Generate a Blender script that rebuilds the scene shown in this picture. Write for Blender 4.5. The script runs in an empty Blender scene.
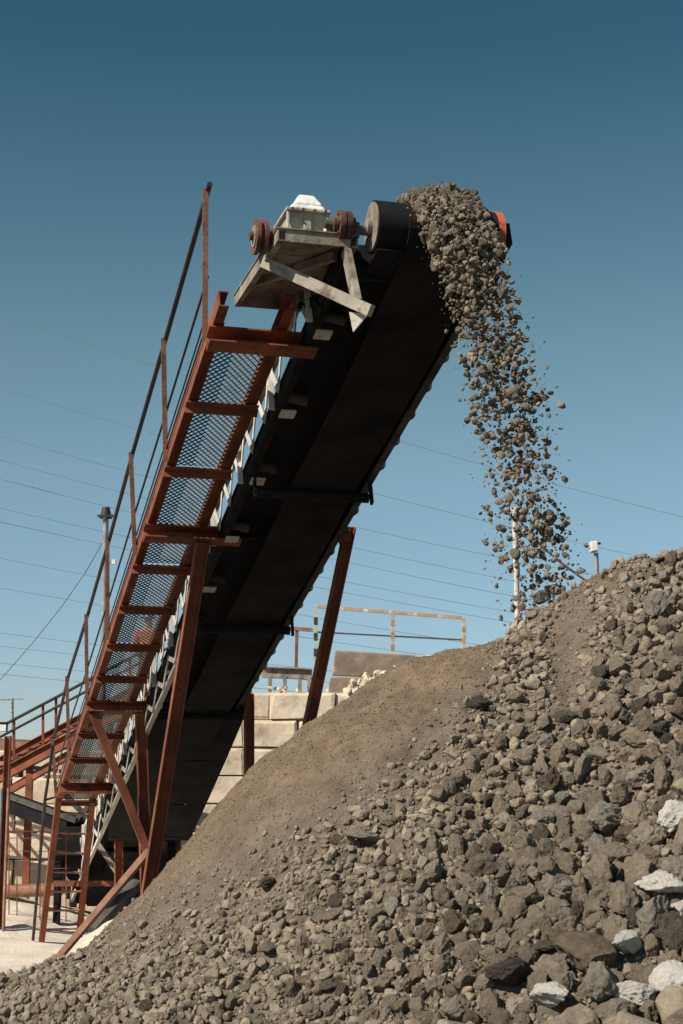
import bpy, bmesh, math, random
import numpy as np
from mathutils import Vector, Matrix, Euler
random.seed(7); RNG = np.random.default_rng(11)
scene = bpy.context.scene; COL = scene.collection
R = math.radians

# ------------------------------------------------------------------ camera
F = 1550.0; HOR = 790.0; PITCH = math.atan((HOR-512)/F); CZ = 2.7
CP, SP = math.cos(PITCH), math.sin(PITCH)
cam = bpy.data.cameras.new('camera'); camo = bpy.data.objects.new('camera', cam); COL.objects.link(camo)
cam.sensor_fit = 'VERTICAL'; cam.sensor_height = 36; cam.lens = F/1024*36
cam.clip_start = .1; cam.clip_end = 5000
camo.location = (0, 0, CZ); camo.rotation_euler = (math.pi/2+PITCH, 0, 0)
scene.camera = camo

def V(*a): return Vector(a)
def ray(px, py):
    u = (512-py)/F
    return Vector(((px-341.5)/F, CP-SP*u, SP+CP*u))
def W(px, py, d): return Vector((0, 0, CZ)) + ray(px, py)*d
# conveyor frame: s runs down the belt (away), l to the right, h up from the belt plane
U = ray(-107, 1300).normalized()
A = math.atan2(-U.x, U.y); WL = Vector((math.cos(A), math.sin(A), 0)); N = WL.cross(U)
if N.z < 0: N = -N
UH = Vector((U.x, U.y, 0)).normalized()
O = W(433, 233, 12); Z = Vector((0, 0, 1))
def C(s, l, h): return O + U*s + WL*l + N*h
def H(s, l, z): return O + UH*s + WL*l + Z*z

# ------------------------------------------------------------------ materials
def ramp_mat(name, c1, c2, scale=6, rough=.8, metal=0, bump=.15, bscale=None, detail=8, lo=.35, hi=.65, spots=None, coord='Object', stretch=None):
    m = bpy.data.materials.new(name); m.use_nodes = True; nt = m.node_tree; nd = nt.nodes; lk = nt.links
    b = nd['Principled BSDF']; b.inputs['Roughness'].default_value = rough; b.inputs['Metallic'].default_value = metal
    tc = nd.new('ShaderNodeTexCoord'); src = tc.outputs[coord]
    if stretch:
        mp = nd.new('ShaderNodeMapping'); mp.inputs['Scale'].default_value = stretch
        lk.new(src, mp.inputs['Vector']); src = mp.outputs[0]
    n = nd.new('ShaderNodeTexNoise'); n.inputs['Scale'].default_value = scale; n.inputs['Detail'].default_value = detail
    lk.new(src, n.inputs['Vector'])
    r = nd.new('ShaderNodeValToRGB'); r.color_ramp.elements[0].position = lo; r.color_ramp.elements[1].position = hi
    r.color_ramp.elements[0].color = (*c1, 1); r.color_ramp.elements[1].color = (*c2, 1)
    lk.new(n.outputs['Fac'], r.inputs[0]); out = r.outputs[0]
    if spots:
        c3, sc3, l3, h3 = spots
        n3 = nd.new('ShaderNodeTexNoise'); n3.inputs['Scale'].default_value = sc3; n3.inputs['Detail'].default_value = 10
        n3.inputs['Roughness'].default_value = .65
        lk.new(src, n3.inputs['Vector'])
        r3 = nd.new('ShaderNodeValToRGB'); r3.color_ramp.elements[0].position = l3; r3.color_ramp.elements[1].position = h3
        lk.new(n3.outputs['Fac'], r3.inputs[0])
        mx = nd.new('ShaderNodeMixRGB'); lk.new(r3.outputs[0], mx.inputs[0]); lk.new(out, mx.inputs[1])
        mx.inputs[2].default_value = (*c3, 1); out = mx.outputs[0]
    lk.new(out, b.inputs['Base Color'])
    if bump:
        n2 = nd.new('ShaderNodeTexNoise'); n2.inputs['Scale'].default_value = bscale or scale*6; n2.inputs['Detail'].default_value = 8
        lk.new(src, n2.inputs['Vector'])
        bp = nd.new('ShaderNodeBump'); bp.inputs['Strength'].default_value = bump; bp.inputs['Distance'].default_value = .02
        lk.new(n2.outputs['Fac'], bp.inputs['Height']); lk.new(bp.outputs[0], b.inputs['Normal'])
    return m

def stone_mat(name, dark, light, var=.35, spk=(.4, .37, .33), spk_amt=(.6, .72), obj=True, scale=9):
    """rough rock: colour varies from stone to stone and in grains inside each stone"""
    m = bpy.data.materials.new(name); m.use_nodes = True; nt = m.node_tree; nd = nt.nodes; lk = nt.links
    b = nd['Principled BSDF']; b.inputs['Roughness'].default_value = .95; b.inputs['Specular IOR Level'].default_value = .2
    tc = nd.new('ShaderNodeTexCoord')
    if obj:
        oi = nd.new('ShaderNodeObjectInfo'); rnd = oi.outputs['Random']; co = tc.outputs['Object']
    else:
        at = nd.new('ShaderNodeAttribute'); at.attribute_name = 'tint'; rnd = at.outputs['Fac']; co = tc.outputs['Object']
    n = nd.new('ShaderNodeTexNoise'); n.inputs['Scale'].default_value = scale if not obj else 2.2; n.inputs['Detail'].default_value = 10; n.inputs['Roughness'].default_value = .7
    lk.new(co, n.inputs['Vector'])
    r = nd.new('ShaderNodeValToRGB'); r.color_ramp.elements[0].position = .32; r.color_ramp.elements[1].position = .7
    r.color_ramp.elements[0].color = (*dark, 1); r.color_ramp.elements[1].color = (*light, 1)
    lk.new(n.outputs['Fac'], r.inputs[0])
    # value per stone
    mr = nd.new('ShaderNodeMapRange'); mr.inputs['To Min'].default_value = 1-var; mr.inputs['To Max'].default_value = 1+var*.9
    lk.new(rnd, mr.inputs['Value'])
    hs = nd.new('ShaderNodeHueSaturation'); lk.new(r.outputs[0], hs.inputs['Color']); lk.new(mr.outputs[0], hs.inputs['Value'])
    m7 = nd.new('ShaderNodeMath'); m7.operation = 'MULTIPLY'; m7.inputs[1].default_value = 7.31; lk.new(rnd, m7.inputs[0])
    fr = nd.new('ShaderNodeMath'); fr.operation = 'FRACT'; lk.new(m7.outputs[0], fr.inputs[0])
    ms = nd.new('ShaderNodeMapRange'); ms.inputs['To Min'].default_value = .9; ms.inputs['To Max'].default_value = 1.15
    lk.new(fr.outputs[0], ms.inputs['Value']); lk.new(ms.outputs[0], hs.inputs['Saturation'])
    v = nd.new('ShaderNodeTexNoise'); v.inputs['Scale'].default_value = 60 if not obj else 9; v.inputs['Detail'].default_value = 6; v.inputs['Roughness'].default_value = .8
    lk.new(co, v.inputs['Vector'])
    rv = nd.new('ShaderNodeValToRGB'); rv.color_ramp.elements[0].position = spk_amt[0]; rv.color_ramp.elements[1].position = spk_amt[1]
    lk.new(v.outputs['Fac'], rv.inputs[0])
    mx = nd.new('ShaderNodeMixRGB'); lk.new(rv.outputs[0], mx.inputs[0]); lk.new(hs.outputs[0], mx.inputs[1]); mx.inputs[2].default_value = (*spk, 1)
    lk.new(mx.outputs[0], b.inputs['Base Color'])
    n2 = nd.new('ShaderNodeTexNoise'); n2.inputs['Scale'].default_value = 70 if not obj else 7; n2.inputs['Detail'].default_value = 12; n2.inputs['Roughness'].default_value = .75
    lk.new(co, n2.inputs['Vector'])
    bp = nd.new('ShaderNodeBump'); bp.inputs['Strength'].default_value = 1.0; bp.inputs['Distance'].default_value = .012 if not obj else .03
    lk.new(n2.outputs['Fac'], bp.inputs['Height']); lk.new(bp.outputs[0], b.inputs['Normal'])
    return m

M = {}
def dull(m, v=.15): m.node_tree.nodes['Principled BSDF'].inputs['Specular IOR Level'].default_value = v
M['rust'] = ramp_mat('rust_red_paint', (.15, .038, .017), (.31, .09, .04), 3, .8, 0, .08, 40, spots=((.085, .036, .022), 6, .5, .68))
M['rust_pale'] = ramp_mat('faded_rust_paint', (.22, .1, .06), (.36, .19, .13), 5, .8, 0, .2, 40, spots=((.1, .04, .025), 8, .58, .7))
M['dark_steel'] = ramp_mat('dark_greasy_steel', (.006, .006, .0065), (.016, .015, .0145), 4, .7, 0, .2)
M['rail'] = ramp_mat('dark_rail_paint', (.018, .015, .015), (.05, .035, .03), 6, .5, 0, .1)
M['rubber'] = ramp_mat('black_rubber', (.007, .007, .009), (.016, .0155, .017), 3, .75, 0, .15)
M['belt_dusty'] = ramp_mat('dusty_belt_rubber', (.010, .0095, .009), (.024, .0215, .019), 2.2, .9, 0, .1, stretch=(1, 1, 1))
M['cream'] = ramp_mat('chipped_cream_paint', (.5, .46, .4), (.68, .64, .57), 3, .7, 0, .15, spots=((.2, .1, .06), 7, .6, .72))
M['grey_steel'] = ramp_mat('grey_steel', (.05, .047, .044), (.11, .103, .096), 4, .7, .1, .15, spots=((.1, .055, .035), 8, .58, .7))
M['platform'] = ramp_mat('dusty_grey_paint', (.2, .17, .135), (.36, .32, .265), 3.5, .8, 0, .3, 30, spots=((.11, .07, .045), 6, .5, .66))
M['dust_top'] = ramp_mat('white_dust', (.62, .6, .57), (.85, .83, .8), 8, .95, 0, .4, 30)
M['gear'] = ramp_mat('dusty_gearbox_paint', (.28, .25, .2), (.5, .46, .39), 6, .8, 0, .3, 40)
M['coupling'] = ramp_mat('rusty_iron', (.06, .028, .02), (.19, .085, .052), 8, .85, .1, .4, 40)
M['cap'] = ramp_mat('dusty_pulley_face', (.16, .13, .1), (.32, .27, .21), 6, .85, 0, .3, 40, spots=((.09, .06, .04), 14, .6, .7))
M['orange'] = ramp_mat('orange_paint', (.42, .085, .03), (.55, .13, .05), 6, .6, 0, .15)
M['mesh'] = ramp_mat('mesh_steel', (.05, .05, .052), (.1, .095, .095), 5, .6, .2, 0)
M['stripe'] = ramp_mat('faded_orange_stripe', (.42, .26, .15), (.56, .37, .23), 5, .6, 0, .05)
M['white'] = ramp_mat('white_paint', (.7, .69, .66), (.82, .81, .78), 5, .5, 0, .05)
M['galv'] = ramp_mat('galvanised_pole', (.25, .25, .25), (.4, .4, .4), 5, .55, .3, .05)
M['wire'] = ramp_mat('wire', (.2, .23, .26), (.26, .29, .32), 5, .6, 0, 0)
M['roof'] = ramp_mat('rusty_roof_sheet', (.13, .065, .04), (.26, .15, .1), 1.5, .8, 0, .2)
M['concrete'] = ramp_mat('weathered_limestone_block', (.5, .4, .295), (.76, .63, .49), 1.3, .95, 0, .9, 7, spots=((.34, .25, .18), 2.2, .54, .7))
M['slab'] = ramp_mat('stained_concrete', (.2, .15, .115), (.4, .31, .24), 1.6, .95, 0, .6, 9, spots=((.55, .47, .38), 3, .6, .72))
M['sand'] = ramp_mat('pale_crushed_limestone', (.5, .43, .35), (.68, .6, .5), 1.2, 1, 0, .8, 14)
M['ground'] = ramp_mat('dusty_ground', (.07, .06, .047), (.13, .11, .088), .25, 1, 0, .7, 4)
M['bank'] = ramp_mat('brown_bank', (.14, .115, .09), (.22, .18, .14), .4, 1, 0, .7, 6)
M['skin'] = ramp_mat('skin', (.45, .26, .18), (.5, .3, .21), 5, .6, 0, 0)
M['jacket'] = ramp_mat('orange_red_jacket', (.42, .1, .045), (.5, .13, .06), 5, .9, 0, .1)
M['trousers'] = ramp_mat('dark_blue_trousers', (.03, .035, .05), (.05, .055, .075), 5, .9, 0, .1)
M['helmet'] = ramp_mat('blue_helmet', (.03, .09, .22), (.04, .11, .26), 5, .35, 0, 0)
M['stone'] = stone_mat('grey_brown_stone', (.185, .15, .112), (.385, .322, .247), .2)
M['stone_dark'] = stone_mat('dark_stone', (.06, .051, .041), (.15, .128, .103), .3, (.2, .175, .145), (.6, .75))
M['stone_pale'] = stone_mat('speckled_pale_stone', (.25, .22, .175), (.5, .455, .39), .2, (.12, .105, .09), (.52, .64))
M['stone_white'] = stone_mat('white_chalk', (.62, .58, .52), (.84, .8, .74), .06, (.28, .25, .21), (.6, .72))
M['stone_brown'] = stone_mat('brown_boulder', (.10, .078, .056), (.24, .19, .14), .1)
M['stone_mauve'] = stone_mat('mauve_stone', (.2, .18, .22), (.4, .37, .42), .1)
M['rubble'] = stone_mat('rubble_mix', (.178, .145, .109), (.375, .312, .24), .24, obj=False)
M['fall'] = stone_mat('falling_mix', (.14, .115, .087), (.3, .252, .194), .35, obj=False)
M['fallstone'] = stone_mat('falling_stone_mix', (.14, .115, .087), (.3, .252, .194), .35)
M['pebble'] = stone_mat('pebble_mix', (.14, .103, .072), (.275, .21, .15), .3, obj=False)
M['heap'] = stone_mat('fine_brown_gravel', (.12, .087, .06), (.248, .186, .131), .0, obj=False, scale=5)
def heap_bands(m):   # brown fines on the flank, greyer gravel next to the coarse stones
    nt = m.node_tree; nd = nt.nodes; at = [n for n in nd if n.type == 'ATTRIBUTE'][0]; hs = [n for n in nd if n.type == 'HUE_SAT'][0]
    for k in list(hs.inputs['Saturation'].links)+list(hs.inputs['Value'].links): nt.links.remove(k)
    for nm, a_, b_ in (('Saturation', 1.05, .78), ('Value', 1.0, .88)):
        r = nd.new('ShaderNodeMapRange'); r.inputs['To Min'].default_value = a_; r.inputs['To Max'].default_value = b_
        nt.links.new(at.outputs['Fac'], r.inputs['Value']); nt.links.new(r.outputs[0], hs.inputs[nm])
heap_bands(M['heap'])

for k_ in ('dark_steel', 'rubber', 'belt_dusty', 'grey_steel'): dull(M[k_])
# ------------------------------------------------------------------ object helpers
def tag(o, label=None, cat=None, group=None, kind=None):
    if label: o['label'] = label
    if cat: o['category'] = cat
    if group: o['group'] = group
    if kind: o['kind'] = kind
    return o
def thing(name, loc, label, cat, group=None):
    o = bpy.data.objects.new(name, None); COL.objects.link(o); o.location = loc; o.empty_display_size = .2
    o['_o'] = 0
    del o['_o']
    ORG[o.name] = Vector(loc)
    return tag(o, label, cat, group)
ORG = {}
class MB:
    def __init__(s): s.v = []; s.f = []; s.sm = []
    def add(s, vs, fs, smooth=False):
        b = len(s.v); s.v += [Vector(x) for x in vs]; s.f += [[i+b for i in f] for f in fs]; s.sm += [smooth]*len(fs); return s
    def hexa(s, p):      # 8 points: bottom 4 ccw, top 4 ccw
        return s.add(p, [(3,2,1,0),(4,5,6,7),(0,1,5,4),(1,2,6,5),(2,3,7,6),(3,0,4,7)])
    def obox(s, c, ax, ay, az):   # half axes
        c = Vector(c); P = []
        for k in (-1, 1):
            for i, j in ((-1,-1),(1,-1),(1,1),(-1,1)): P.append(c+ax*i+ay*j+az*k)
        return s.hexa(P)
    def frame(s, a, b, up):
        d = (b-a).normalized(); side = d.cross(up)
        if side.length < 1e-4: side = d.cross(Vector((1,0,.01)))
        side.normalize(); return d, side, side.cross(d).normalized()
    def beam(s, a, b, wd, ht, up=Z):
        a = Vector(a); b = Vector(b); d, sd, u2 = s.frame(a, b, up)
        return s.obox((a+b)/2, sd*wd/2, u2*ht/2, d*(b-a).length/2)
    def prof(s, a, b, pts, up=Z, flip=1):  # closed 2D profile (x along side, y along up) extruded
        a = Vector(a); b = Vector(b); d, sd, u2 = s.frame(a, b, up); n = len(pts)
        vs = [a+sd*x*flip+u2*y for x, y in pts]+[b+sd*x*flip+u2*y for x, y in pts]
        fs = [(i, (i+1)%n, n+(i+1)%n, n+i) for i in range(n)]
        s.add(vs, fs); s.add(vs[:n], [list(range(n))[::-1]]); s.add(vs[n:], [list(range(n))]); return s
    def chan(s, a, b, wd, ht, t=.012, up=Z, flip=1):  # C section, web on x=0, flanges to +x
        return s.prof(a, b, [(0,-ht/2),(wd,-ht/2),(wd,-ht/2+t),(t,-ht/2+t),(t,ht/2-t),(wd,ht/2-t),(wd,ht/2),(0,ht/2)], up, flip)
    def ibeam(s, a, b, wd, ht, t=.012, up=Z):
        w, h = wd/2, ht/2; q = t/2
        return s.prof(a, b, [(-w,-h),(w,-h),(w,-h+t),(q,-h+t),(q,h-t),(w,h-t),(w,h),(-w,h),(-w,h-t),(-q,h-t),(-q,-h+t),(-w,-h+t)], up)
    def angle(s, a, b, wd, ht, t=.01, up=Z, flip=1):
        return s.prof(a, b, [(0,0),(wd,0),(wd,t),(t,t),(t,ht),(0,ht)], up, flip)
    def cyl(s, a, b, r, seg=12, r2=None, up=Z):
        a = Vector(a); b = Vector(b); d, sd, u2 = s.frame(a, b, up); r2 = r if r2 is None else r2
        vs = [a+(sd*math.cos(2*math.pi*i/seg)+u2*math.sin(2*math.pi*i/seg))*r for i in range(seg)]
        vs += [b+(sd*math.cos(2*math.pi*i/seg)+u2*math.sin(2*math.pi*i/seg))*r2 for i in range(seg)]
        s.add(vs, [(i, (i+1)%seg, seg+(i+1)%seg, seg+i) for i in range(seg)], True)
        s.add(vs[:seg], [list(range(seg))[::-1]]); s.add(vs[seg:], [list(range(seg))]); return s
    def tube(s, pts, r, seg=6):
        for a, b in zip(pts[:-1], pts[1:]): s.cyl(a, b, r, seg)
        return s
    def build(s, name, mat, parent=None, org=None, bevel=0):
        if org is None:
            p = parent
            while p is not None and p.parent is not None: p = p.parent
            org = ORG[p.name] if p is not None else Vector((0,0,0))
        me = bpy.data.meshes.new(name); me.from_pydata([v-org for v in s.v], [], s.f)
        me.polygons.foreach_set('use_smooth', s.sm)
        bm = bmesh.new(); bm.from_mesh(me); bmesh.ops.recalc_face_normals(bm, faces=bm.faces); bm.to_mesh(me); bm.free()
        me.materials.append(M[mat] if isinstance(mat, str) else mat)
        o = bpy.data.objects.new(name, me); COL.objects.link(o)
        if parent is not None: o.parent = parent
        else: o.location = org; ORG[o.name] = Vector(org)
        if bevel:
            bv = o.modifiers.new('bevel', 'BEVEL'); bv.width = bevel; bv.segments = 2; bv.limit_method = 'ANGLE'
        return o
def single(mb, name, mat, org, label, cat, group=None, kind=None, bevel=0):
    return tag(mb.build(name, mat, None, Vector(org), bevel), label, cat, group, kind)
def np_mesh(name, verts, tris, mat, tint=None, smooth=False):
    me = bpy.data.meshes.new(name); nv, nf = len(verts), len(tris); k = tris.shape[1]
    me.vertices.add(nv); me.vertices.foreach_set('co', np.ascontiguousarray(verts, dtype=np.float32).ravel())
    me.loops.add(nf*k); me.loops.foreach_set('vertex_index', np.ascontiguousarray(tris, dtype=np.int32).ravel())
    me.polygons.add(nf); me.polygons.foreach_set('loop_start', np.arange(0, nf*k, k, dtype=np.int32))
    me.polygons.foreach_set('use_smooth', np.full(nf, smooth, dtype=bool))
    me.update(calc_edges=True)
    if tint is not None:
        at = me.attributes.new('tint', 'FLOAT', 'POINT'); at.data.foreach_set('value', np.ascontiguousarray(tint, dtype=np.float32))
    me.materials.append(mat); return me

# ------------------------------------------------------------------ noise
def vnoise2(x, y, seed):
    t = np.random.default_rng(seed).random((256, 256)); xi = np.floor(x).astype(int); yi = np.floor(y).astype(int)
    fx = x-xi; fy = y-yi; fx = fx*fx*fx*(fx*(fx*6-15)+10); fy = fy*fy*fy*(fy*(fy*6-15)+10)
    g = lambda i, j: t[(xi+i) % 256, (yi+j) % 256]
    return (g(0,0)*(1-fx)+g(1,0)*fx)*(1-fy)+(g(0,1)*(1-fx)+g(1,1)*fx)*fy-.5
def vnoise3(p, seed):
    t = np.random.default_rng(seed).random((32, 32, 32)); i = np.floor(p).astype(int); f = p-i; f = f*f*(3-2*f)
    r = 0
    for a in (0,1):
        for b in (0,1):
            for c in (0,1):
                w = (f[:,0] if a else 1-f[:,0])*(f[:,1] if b else 1-f[:,1])*(f[:,2] if c else 1-f[:,2])
                r = r+w*t[(i[:,0]+a)%32, (i[:,1]+b)%32, (i[:,2]+c)%32]
    return r-.5

# ------------------------------------------------------------------ world and sun
SUN = Vector((-.61, -.45, .65)).normalized()
elev = math.asin(SUN.z)
wd = bpy.data.worlds.new('World'); scene.world = wd; wd.use_nodes = True
nt = wd.node_tree; bg = nt.nodes['Background']
sky = nt.nodes.new('ShaderNodeTexSky'); sky.sky_type = 'NISHITA'; sky.sun_disc = False
sky.sun_elevation = elev; sky.sun_rotation = math.atan2(SUN.x, SUN.y)
sky.altitude = 300; sky.air_density = 1.0; sky.dust_density = .15; sky.ozone_density = 1.6
hs = nt.nodes.new('ShaderNodeHueSaturation'); hs.inputs['Hue'].default_value = .482; hs.inputs['Saturation'].default_value = 1.05
nt.links.new(sky.outputs[0], hs.inputs['Color']); tcw = nt.nodes.new('ShaderNodeTexCoord'); sx = nt.nodes.new('ShaderNodeSeparateXYZ'); nt.links.new(tcw.outputs['Generated'], sx.inputs[0])
# clear dry air: paler haze low down, deeper blue higher up, the same all round
rp = nt.nodes.new('ShaderNodeValToRGB'); el = rp.color_ramp.elements
el[0].position = .03; el[0].color = (.72, .80, .97, 1); el[1].position = .62; el[1].color = (.30, .53, .56, 1)
for p_, c_ in ((.20, (.99, .95, .89)), (.28, (.90, .91, .79)), (.37, (.64, .74, .68)), (.45, (.36, .57, .57))):
    e_ = el.new(p_); e_.color = (*c_, 1)
nt.links.new(sx.outputs['Z'], rp.inputs[0])
mu = nt.nodes.new('ShaderNodeMixRGB'); mu.blend_type = 'MULTIPLY'; mu.inputs[0].default_value = 1
nt.links.new(hs.outputs[0], mu.inputs[1]); nt.links.new(rp.outputs[0], mu.inputs[2]); nt.links.new(mu.outputs[0], bg.inputs['Color'])
bg.inputs['Strength'].default_value = .08
sl = bpy.data.lights.new('sun', 'SUN'); sl.energy = 5.0; sl.angle = R(.5); sl.color = (1, .91, .78)
so = bpy.data.objects.new('sun', sl); COL.objects.link(so); so.rotation_euler = (-SUN).to_track_quat('-Z', 'Y').to_euler(); so.location = (-20, -15, 25)

# ------------------------------------------------------------------ ground
g = MB(); n = 60; rad = [0, 20, 45, 90, 200, 600, 2500]
g.v = [V(0, 15, 0)]
for r in rad[1:]:
    for i in range(n): g.v.append(V(r*math.cos(2*math.pi*i/n), 15+r*math.sin(2*math.pi*i/n), 0))
for i in range(n): g.f.append([0, 1+i, 1+(i+1) % n])
for k in range(len(rad)-2):
    for i in range(n): g.f.append([1+k*n+i, 1+(k+1)*n+i, 1+(k+1)*n+(i+1) % n, 1+k*n+(i+1) % n])
g.sm = [False]*len(g.f)
tag(g.build('ground', 'ground', None, V(0,0,0)), 'pale dusty quarry ground spreading out to the horizon', 'ground', kind='structure')

# ------------------------------------------------------------------ rock pile surface
AX, AY, AZ = 1.29, 9.8, 3.86
PL_R = [0, .22, .6, .92, 1.24, 1.55, 1.87, 2.19, 2.51, 2.82, 3.46, 4.6, 6.2, 7.5, 12]
PL_Z = [AZ, 3.64, 3.53, 3.40, 3.21, 3.02, 2.74, 2.38, 1.98, 1.68, 1.52, 1.25, .5, -.1, -1.5]
PF_R = [0, .3, 3.3, 5.2, 6.2, 12]
PF_Z = [AZ, AZ-.22, AZ-2.22, .5, -.1, -1.5]
def base_height(x, y):
    dx = np.minimum(x-AX, 0); xr = np.maximum(x-AX, 0)
    rise = .32*np.minimum(xr, .45)/.45*.62+.12*np.minimum(xr, 3)   # ridge climbs to the right
    y0 = AY-.05*xr; dy = (y-y0)
    r = np.sqrt(dx*dx+(dy*.98)**2)
    s2 = np.where(r > 1e-6, (dy*.98)**2/np.maximum(r*r, 1e-9), 0)
    s2 = np.where(dy > 0, s2, s2)
    z = np.interp(r, PL_R, PL_Z)*(1-s2)+np.interp(r, PF_R, PF_Z)*s2
    return z+rise*np.clip(1-r/7, 0, 1)
def height(x, y):
    x = np.asarray(x, float); y = np.asarray(y, float)
    z = base_height(x, y)
    z = z+.16*vnoise2(x*.9+3, y*.9, 1)+.09*vnoise2(x*2.3, y*2.3+5, 2)+.045*vnoise2(x*6, y*6, 3)+.034*vnoise2(x*14, y*14, 4)+.010*vnoise2(x*31, y*31, 5)+.005*vnoise2(x*60, y*60, 6)
    # erosion rills down the fine slope
    th = np.arctan2(y-AY, x-AX); rr = np.hypot(x-AX, y-AY)
    z = z+.006*vnoise2(x*45+9, y*45, 9)+.03*(.25-np.abs(vnoise2(x*3.1+1, y*4.2, 10)))+.014*(.25-np.abs(vnoise2(x*8.3+1, y*8.9, 12)))
    z = z+.022*np.clip(rr-.4, 0, 1)*vnoise2(th*24+vnoise2(x*4, y*4, 14)*1.5, rr*1.6, 13)
    z = z+.07*np.clip(rr-.6, 0, 1)*vnoise2(th*7+vnoise2(x*2, y*2, 8)*1.2, rr*.7, 7)
    return z
def pix(P):
    q = P-np.array([0, 0, CZ]); d = q[:,1]*CP+q[:,2]*SP; up = q[:,2]*CP-q[:,1]*SP
    return 341.5+F*q[:,0]/d, 512-F*up/d, d
gx = np.concatenate([np.arange(-7, -3.2, .08), np.arange(-3.2, 3.6, .02), np.arange(3.6, 9, .08)])
gy = np.concatenate([np.arange(2.5, 5.6, .08), np.arange(5.6, 11.2, .02), np.arange(11.2, 17, .1)])
XX, YY = np.meshgrid(gx, gy); ZZ = height(XX, YY)
ny, nx = XX.shape; idx = np.arange(nx*ny).reshape(ny, nx)
quads = np.stack([idx[:-1,:-1], idx[:-1,1:], idx[1:,1:], idx[1:,:-1]], -1).reshape(-1, 4)
pv = np.stack([XX, YY, ZZ], -1).reshape(-1, 3)-np.array([AX, AY, 0])
hpx, hpy, _d = pix(np.stack([XX, YY, ZZ], -1).reshape(-1, 3))
_e = hpy-np.interp(hpx, [-200, 60, 130, 200, 300, 400, 470, 520, 545, 700], [955, 950, 942, 905, 838, 775, 715, 655, 600, 540])
_t = np.clip((_e+55+40*vnoise2(XX.ravel()*2.5, YY.ravel()*2.5, 31))/45, 0, 1)
me = np_mesh('rock_pile', pv, quads, M['heap'], _t, True)
po = bpy.data.objects.new('rock_pile', me); COL.objects.link(po); po.location = (AX, AY, 0)
tag(po, 'large brown heap of fine gravel under the falling stones', 'rock pile')

def gridz(x, y):     # height of the built surface (bilinear between its vertices)
    i = np.clip(np.searchsorted(gx, x)-1, 0, len(gx)-2); j = np.clip(np.searchsorted(gy, y)-1, 0, len(gy)-2)
    fx = (x-gx[i])/(gx[i+1]-gx[i]); fy = (y-gy[j])/(gy[j+1]-gy[j])
    return (ZZ[j,i]*(1-fx)+ZZ[j,i+1]*fx)*(1-fy)+(ZZ[j+1,i]*(1-fx)+ZZ[j+1,i+1]*fx)*fy
def hit(px, py):
    r = ray(px, py); t = 4.0
    while t < 16:
        P = Vector((0,0,CZ))+r*t
        if P.z < float(height(P.x, P.y)): return P, t
        t += .02
    return None, None

# coarse / fine split: line running down from the landing point to the left toe
BX = np.array([-200, 60, 130, 200, 300, 400, 470, 500, 520, 700]); BY = np.array([955, 950, 942, 905, 838, 775, 712, 660, 600, 530])
def coarse_amount(px, py):
    e = py-np.interp(px, BX, BY)
    c = np.clip((e+48)/105, 0, 1)
    # a gravel run below the landing point stays finer
    run = np.exp(-(((px-(575-.12*(py-600)))/26)**2))*np.clip((760-py)/60, 0, 1)*np.clip((py-590)/30, 0, 1)
    return c*(1-.8*run)

# ------------------------------------------------------------------ stone meshes
def ico(sub):
    bm = bmesh.new(); bmesh.ops.create_icosphere(bm, subdivisions=sub, radius=1)
    v = np.array([x.co[:] for x in bm.verts]); f = np.array([[q.index for q in t.verts] for t in bm.faces]); bm.free(); return v, f
ICO = {k: ico(k) for k in (1, 2, 3, 4, 5)}
def rockshape(sub, seed, rough=.09):
    v, f = ICO[sub]; v = v.copy(); rg = np.random.default_rng(seed)
    v = v*(1+.5*vnoise3(v*1.1+seed*3.7, 21)[:,None])
    for k in range(rg.integers(9, 15)):
        d = rg.normal(size=3); d /= np.linalg.norm(d); off = rg.uniform(.52, .88)
        t = v@d; m = t > off; v[m] -= d*((t[m]-off)*rg.uniform(.92, 1))[:,None]
    if sub > 1:
        nn = v/np.linalg.norm(v, axis=1)[:,None]
        v = v+nn*(rough*1.3*vnoise3(v*3.2+seed, 22)+rough*vnoise3(v*7+seed, 23)+(rough*.55*vnoise3(v*15+seed, 24)+rough*.4*vnoise3(v*29+seed, 25) if sub > 4 else 0))[:,None]
    v *= np.array([1, rg.uniform(.72, .95), rg.uniform(.6, .85)])
    return v/np.percentile(np.linalg.norm(v, axis=1), 80)
BIG = []
def stone_mesh(i, mat):
    v, f = rockshape(5, 100+i, .135), ICO[5][1]
    return np_mesh('stone', v, f, mat, None, True)
MIDS = [rockshape(3, 300+i, .13) for i in range(14)]
LOWS = [rockshape(2, 400+i, .12) for i in range(14)]
TINY = [rockshape(1, 500+i) for i in range(10)]
def randrot(n, rg):
    q = rg.normal(size=(n, 4)); q /= np.linalg.norm(q, axis=1)[:,None]; a, b, c, d = q.T
    return np.stack([np.stack([1-2*(c*c+d*d), 2*(b*c-a*d), 2*(b*d+a*c)], -1), np.stack([2*(b*c+a*d), 1-2*(b*b+d*d), 2*(c*d-a*b)], -1), np.stack([2*(b*d-a*c), 2*(c*d+a*b), 1-2*(b*b+c*c)], -1)], 1)
def merged(name, pos, rad, shapes, sub, mat, org, rg, smooth=False, tint=None):
    f = ICO[sub][1]; nv = len(shapes[0]); n = len(pos); Rm = randrot(n, rg)
    which = rg.integers(0, len(shapes), n); S = np.stack(shapes)[which]
    V3 = np.einsum('nij,nkj->nki', Rm, S)*rad[:,None,None]+pos[:,None,:]-np.array(org)
    T = f[None]+(np.arange(n)*nv)[:,None,None]
    tint = rg.random(n) if tint is None else tint
    return V3.reshape(-1, 3), T.reshape(-1, 3), np.repeat(tint, nv)

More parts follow.
